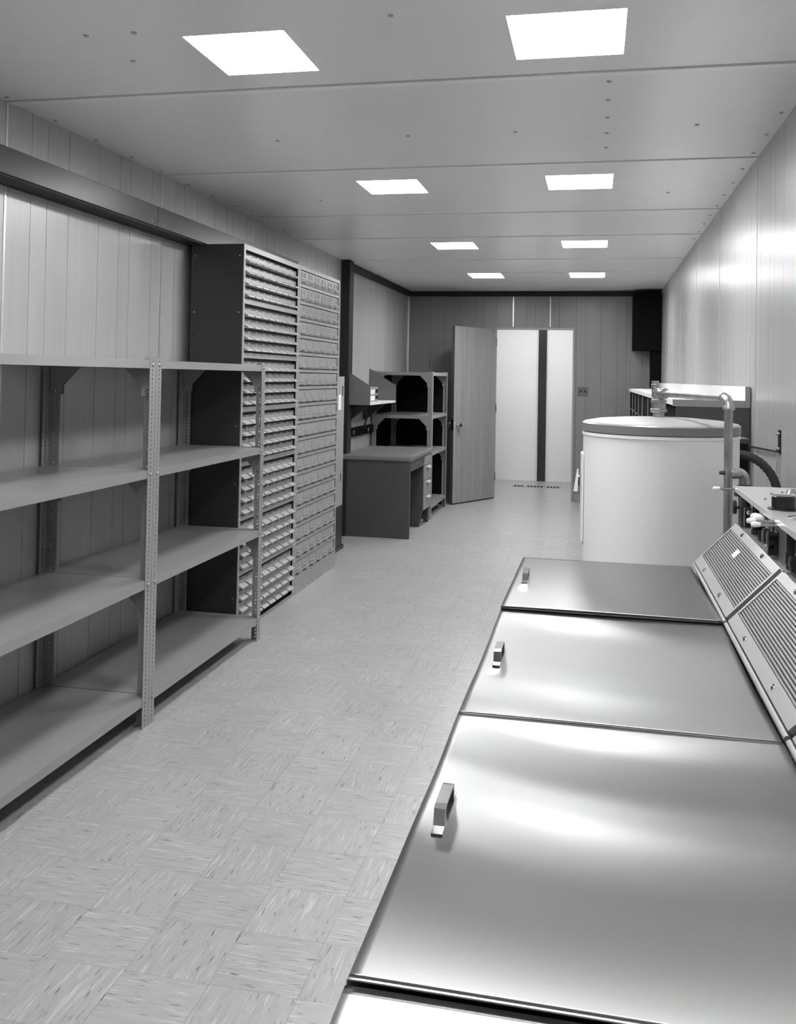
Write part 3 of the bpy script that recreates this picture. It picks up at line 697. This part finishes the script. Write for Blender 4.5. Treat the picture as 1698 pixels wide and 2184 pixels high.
def lid_mesh(ui, y0, y1):
    bm = bmesh.new(); uvl = bm.loops.layers.uv.new('UVMap'); nu, nv = 44, 60; G = []
    for j in range(nv + 1):
        row = []
        for i in range(nu + 1):
            u, v = i/nu, j/nv
            row.append(bm.verts.new((BX0 + (HXG - 0.006 - BX0)*u, y0 + (y1 - y0)*v, BZ + sag(ui, u, v))))
        G.append(row)
    for j in range(nv):
        for i in range(nu):
            f = bm.faces.new((G[j][i], G[j][i+1], G[j+1][i+1], G[j+1][i])); f.smooth = True
            for lp, (a, b) in zip(f.loops, ((i, j), (i+1, j), (i+1, j+1), (i, j+1))): lp[uvl].uv = (a/nu, b/nv)
    per = [G[0][i] for i in range(nu + 1)] + [G[j][nu] for j in range(1, nv + 1)] + [G[nv][i] for i in range(nu - 1, -1, -1)] + [G[j][0] for j in range(nv - 1, 0, -1)]
    low = [bm.verts.new((v.co.x, v.co.y, BZ - 0.022)) for v in per]; n = len(per)
    for i in range(n): bm.faces.new((per[i], low[i], low[(i+1) % n], per[(i+1) % n]))
    me = bpy.data.meshes.new('lid'); bm.to_mesh(me); bm.free(); me.materials.append(M['steel'])
    for e in me.edges: pass
    return me
def handle_mb(yc_, xw=0.0055, L=0.046, h=0.020, dz=0.0):
    BZ = 0.900 + dz
    xh = BX0 + 0.026; prof = []
    pts = [(-L, 0.0005), (-L, 0.0025), (-L*0.72, 0.004), (-L*0.62, h*0.9), (-L*0.45, h), (L*0.45, h), (L*0.62, h*0.9), (L*0.72, 0.004), (L, 0.0025), (L, 0.0005)]
    th = 0.0022; top = pts; bot = []
    out = [(yc_ + a, BZ + b) for a, b in pts]
    inn = [(yc_ - L*0.60, BZ + 0.0005), (yc_ - L*0.53, BZ + h*0.9 - th), (yc_ - L*0.40, BZ + h - th), (yc_ + L*0.40, BZ + h - th), (yc_ + L*0.53, BZ + h*0.9 - th), (yc_ + L*0.60, BZ + 0.0005)]
    mb = MB(); mb.prism([out[i] for i in (1, 2, 3, 4, 5, 6, 7, 8)] + [out[9]] + inn[::-1] + [out[0]], 'X', xh - xw, xh + xw); return mb
for ui, (y0, y1) in enumerate(UN):
    t = thing('cleaning_unit', UL[ui], 'cleaning unit', (0.25, (y0 + y1)/2, 0), 'stainless cleaning units in a row')
    # cabinet body: profile in XZ
    MB().prism([(BX0 + 0.012, 0.08), (XR - 0.03, 0.08), (XR - 0.03, SZ - 0.004), (SX + 0.002, SZ - 0.004), (HXG + 0.004, BZ - 0.020), (BX0 + 0.012, BZ - 0.020)], 'Y', y0 + 0.002, y1 - 0.002).build('cabinet', 'steelframe', t)
    boxobj('plinth', 'black', (BX0 + 0.05, XR - 0.05, y0 + 0.01, y1 - 0.01, 0.0, 0.0795), t)
    lo = inst('lid', lid_mesh(ui, y0, y1), t, (0, 0, 0))
    yh = (y0 + y1)/2 - (0.002 if ui == 0 else 0.014 if ui == 1 else 0.0)
    hd = handle_mb(yh, dz=sag(ui, 0.066, (yh - y0)/(y1 - y0))).build('handle', 'chrome', lo)
    MB().tube([(HXG, y0 + 0.004, BZ + 0.002), (HXG, y1 - 0.004, BZ + 0.002)], 0.0045, 10).build('hinge', 'steelframe', t, smooth=True)
    # sloped louver panel
    e1 = Vector((SX - HXG, 0, SZ - BZ)); Ls = e1.length; e1.normalize(); nrm = Vector((-e1.z, 0, e1.x))
    o0 = Vector((HXG + 0.003, 0, BZ + 0.003))
    def slab(mb, s0, s1, ya_, yb_, n0, n1):
        pts = []
        for s, n_ in ((s0, n0), (s1, n0), (s1, n1), (s0, n1)):
            p = o0 + e1*s + nrm*n_; pts.append((p.x, p.z))
        mb.prism(pts, 'Y', ya_, yb_); return mb
    pa, pb = y0 + 0.010, y1 - 0.010
    pnl = slab(MB(), 0.004, Ls - 0.002, pa, pb, -0.004, 0.000).build('louver_panel', 'slatback', t)
    fr = MB(); slab(fr, 0.004, 0.026, pa, pb, 0.0, 0.006); slab(fr, Ls - 0.018, Ls - 0.002, pa, pb, 0.0, 0.006); slab(fr, 0.026, Ls - 0.018, pa, pa + 0.010, 0.0, 0.006); slab(fr, 0.026, Ls - 0.018, pb - 0.010, pb, 0.0, 0.006)
    fr.build('frame', 'steelframe', pnl)
    ns = 17; sp = (Ls - 0.018 - 0.026)/ns
    for k in range(ns):
        s = 0.026 + sp*(k + 0.18); mb = MB(); slab(mb, s, s + sp*0.58, pa + 0.0105, pb - 0.0105, 0.0005, 0.0045); mb.build('slat', 'slat', pnl)
    for yy in (pa + 0.14, pb - 0.14):
        for s in (0.014, Ls - 0.010):
            p = o0 + e1*s + nrm*0.006; MB().lathe((p.x, yy, p.z), [(0.004, -0.003), (0.004, 0.003), (0.002, 0.005)], 8).build('bolt', 'chrome', pnl)
    MB().tube([(SX + 0.002, y0 + 0.006, SZ - 0.001), (SX + 0.002, y1 - 0.006, SZ - 0.001)], 0.004, 8).build('top_bead', 'steelframe', t, smooth=True)
    boxobj('rear_deck', 'steelframe', (SX + 0.0035, XR - 0.03, y0 + 0.002, y1 - 0.002, SZ - 0.0038, SZ), t)
    if ui == 0:
        p = [o0 + e1*(0.075), o0 + e1*(0.098)]
        slabm = MB(); slab(slabm, 0.079, 0.098, y0 + 0.30, y0 + 0.335, 0.0048, 0.0054); slabm.build('sticker', 'paper', pnl)

# raised steel shelf with valves over the rear deck
t = thing('valve_shelf', 'steel shelf carrying a black cap and valve levers above the louvered units', 'valve shelf', (0.48, 1.85, SZ))
boxobj('top', 'tray', (0.331, XR - 0.012, 1.20, 2.372, 1.070, 1.076), t, bevel=0.0015)
boxobj('front_lip', 'alu', (0.328, 0.3305, 1.20, 2.372, 1.066, 1.0775), t)
boxobj('back_wall', 'cab', (XR - 0.045, XR - 0.032, 1.20, 2.36, SZ + 0.0005, 1.0695), t)
boxobj('panel', 'slatback', (0.420, 0.424, 1.2, 2.36, SZ + 0.0005, 1.0695), t)
for y in (1.80, 1.25): boxobj('leg', 'steel_dark', (0.336, 0.350, y - 0.036, y + 0.036, SZ + 0.0005, 1.0695), t)
MB().lathe((0.368, 1.965, 0), [(0.030, 1.0765), (0.030, 1.0785), (0.0228, 1.0795), (0.0228, 1.101), (0.021, 1.1035), (0.008, 1.1035)], 28).build('cap', 'black', t, smooth=True)
MB().lathe((0.424, 2.15, 0), [(0.012, 1.0765), (0.012, 1.080), (0.017, 1.082), (0.018, 1.088), (0.014, 1.095), (0.006, 1.098)], 20).build('dome_nut', 'chrome', t, smooth=True)
MB().lathe((0.390, 1.83, 0), [(0.040, 1.0765), (0.040, 1.0785), (0.033, 1.080), (0.018, 1.083)], 24).build('dish', 'chrome', t, smooth=True)
for (x, y) in ((0.39, 2.22), (0.42, 2.26), (0.36, 2.12)): MB().lathe((x, y, 0), [(0.003, 1.0762), (0.002, 1.0785)], 8).build('screw', 'steel_dark', t)
# levers with white tips
for (x0_, y_, z_, ln) in ((0.3275, 2.33, 1.072, 0.040), (0.3275, 1.825, 1.070, 0.040), (0.3275, 1.800, 1.067, 0.036)):
    lv = MB().tube([(x0_, y_, z_), (x0_ - ln, y_, z_)], 0.0028, 8).build('lever', 'chrome', t, smooth=True)
    MB().lathe((x0_ - ln, y_, z_), [(0.0040, 0.006), (0.0052, 0.0), (0.0052, -0.006), (0.0035, -0.010)], 12, 'X').build('tip', 'paper', lv, smooth=True)
# valves and fittings under the shelf lip
def valve(lab, y, parts):
    v = thing('valve', lab, 'valve', (0.34, y, SZ), 'valves on the rear deck')
    for nm, m, mb in parts: mb.build(nm, m, v, smooth=True)
L_ = lambda c, prof, seg=16, ax='Z': MB().lathe(c, prof, seg, ax)
valve('dark upright valve with side handwheel next to the heater pipe', 2.25, [
    ('body', 'steel_dark', L_((0.340, 2.25, 0), [(0.012, SZ + 0.0005), (0.010, 1.004), (0.010, 1.050), (0.008, 1.062)])),
    ('handwheel', 'black', L_((0.330, 2.25, 1.040), [(0.004, 0.0), (0.004, -0.010), (0.016, -0.011), (0.016, -0.018), (0.010, -0.020)], 14, 'X')),
    ('rod', 'chrome', MB().tube([(0.3265, 2.236, 1.000), (0.3265, 2.236, 1.064)], 0.0018, 6))])
valve('black double cock valve with chrome nuts behind the upright valve', 2.15, [
    ('body', 'black', L_((0.346, 2.15, 0), [(0.010, SZ + 0.0005), (0.010, 1.020), (0.013, 1.022), (0.013, 1.036), (0.007, 1.040), (0.007, 1.060)])),
    ('cock', 'black', MB().box(0.322, 0.336, 2.142, 2.158, 1.012, 1.052)),
    ('nut', 'chrome', L_((0.336, 2.128, 1.045), [(0.006, 0), (0.006, -0.010), (0.003, -0.012)], 6, 'X')),
    ('nut', 'chrome', L_((0.336, 2.172, 1.020), [(0.006, 0), (0.006, -0.008), (0.003, -0.010)], 6, 'X'))])
valve('small black drain cock between the double valve and white knobs', 2.07, [
    ('body', 'black', L_((0.346, 2.07, 0), [(0.009, SZ + 0.0005), (0.009, 1.018), (0.006, 1.020), (0.006, 1.046)])),
    ('cock', 'black', MB().box(0.325, 0.339, 2.062, 2.078, 1.018, 1.040)),
    ('nut', 'chrome', L_((0.336, 2.05, 1.030), [(0.005, 0), (0.005, -0.009), (0.003, -0.010)], 6, 'X'))])
valve('large black cross handle valve with chrome fittings in front of the shelf leg', 1.90, [
    ('body', 'steel_dark', L_((0.350, 1.90, 0), [(0.012, SZ + 0.0005), (0.012, 1.040), (0.008, 1.044)])),
    ('handle', 'black', L_((0.340, 1.912, 1.030), [(0.005, 0), (0.005, -0.008), (0.015, -0.009), (0.0155, -0.018), (0.012, -0.020)], 10, 'X')),
    ('handle', 'black', L_((0.340, 1.876, 1.030), [(0.005, 0), (0.005, -0.004), (0.015, -0.005), (0.0155, -0.016), (0.012, -0.018)], 10, 'X')),
    ('stem', 'black', MB().box(0.324, 0.336, 1.872, 1.882, 1.000, 1.016)),
    ('nipple', 'chrome', MB().tube([(0.333, 1.95, 1.016), (0.333, 1.925, 1.018)], 0.003, 8)),
    ('nipple', 'chrome', MB().tube([(0.333, 1.95, 1.006), (0.333, 1.925, 1.008)], 0.003, 8))])
valve('black knobbed valve on the far side of the shelf leg from the water heater', 1.72, [
    ('body', 'steel_dark', L_((0.352, 1.72, 0), [(0.011, SZ + 0.0005), (0.011, 1.030), (0.007, 1.034)])),
    ('handle', 'black', L_((0.343, 1.735, 1.020), [(0.004, 0), (0.004, -0.006), (0.012, -0.007), (0.012, -0.014), (0.009, -0.016)], 10, 'X')),
    ('handle', 'black', L_((0.343, 1.705, 1.016), [(0.004, 0), (0.004, -0.004), (0.014, -0.005), (0.014, -0.012), (0.010, -0.014)], 10, 'X'))])
for k, (x, y, z, n) in enumerate(((0.322, 1.985, 1.055, 'white round tap knob under the shelf lip beside the drain cock'), (0.320, 1.945, 1.057, 'white oblong tap knob under the shelf lip beside the cross handle valve'))):
    o = thing('tap_knob', n, 'knob', (x, y, SZ), 'white tap knobs')
    MB().lathe((x, y, z), [(0.005, 0.008), (0.0075, 0.004), (0.009, -0.002), (0.0075, -0.010), (0.003, -0.013)], 14, 'X').build('knob', 'paper', o, smooth=True)
    MB().tube([(x + 0.006, y, z), (x + 0.024, y, z), (x + 0.024, y, SZ + 0.0005)], 0.004, 8).build('stem', 'zinc', o, smooth=True)
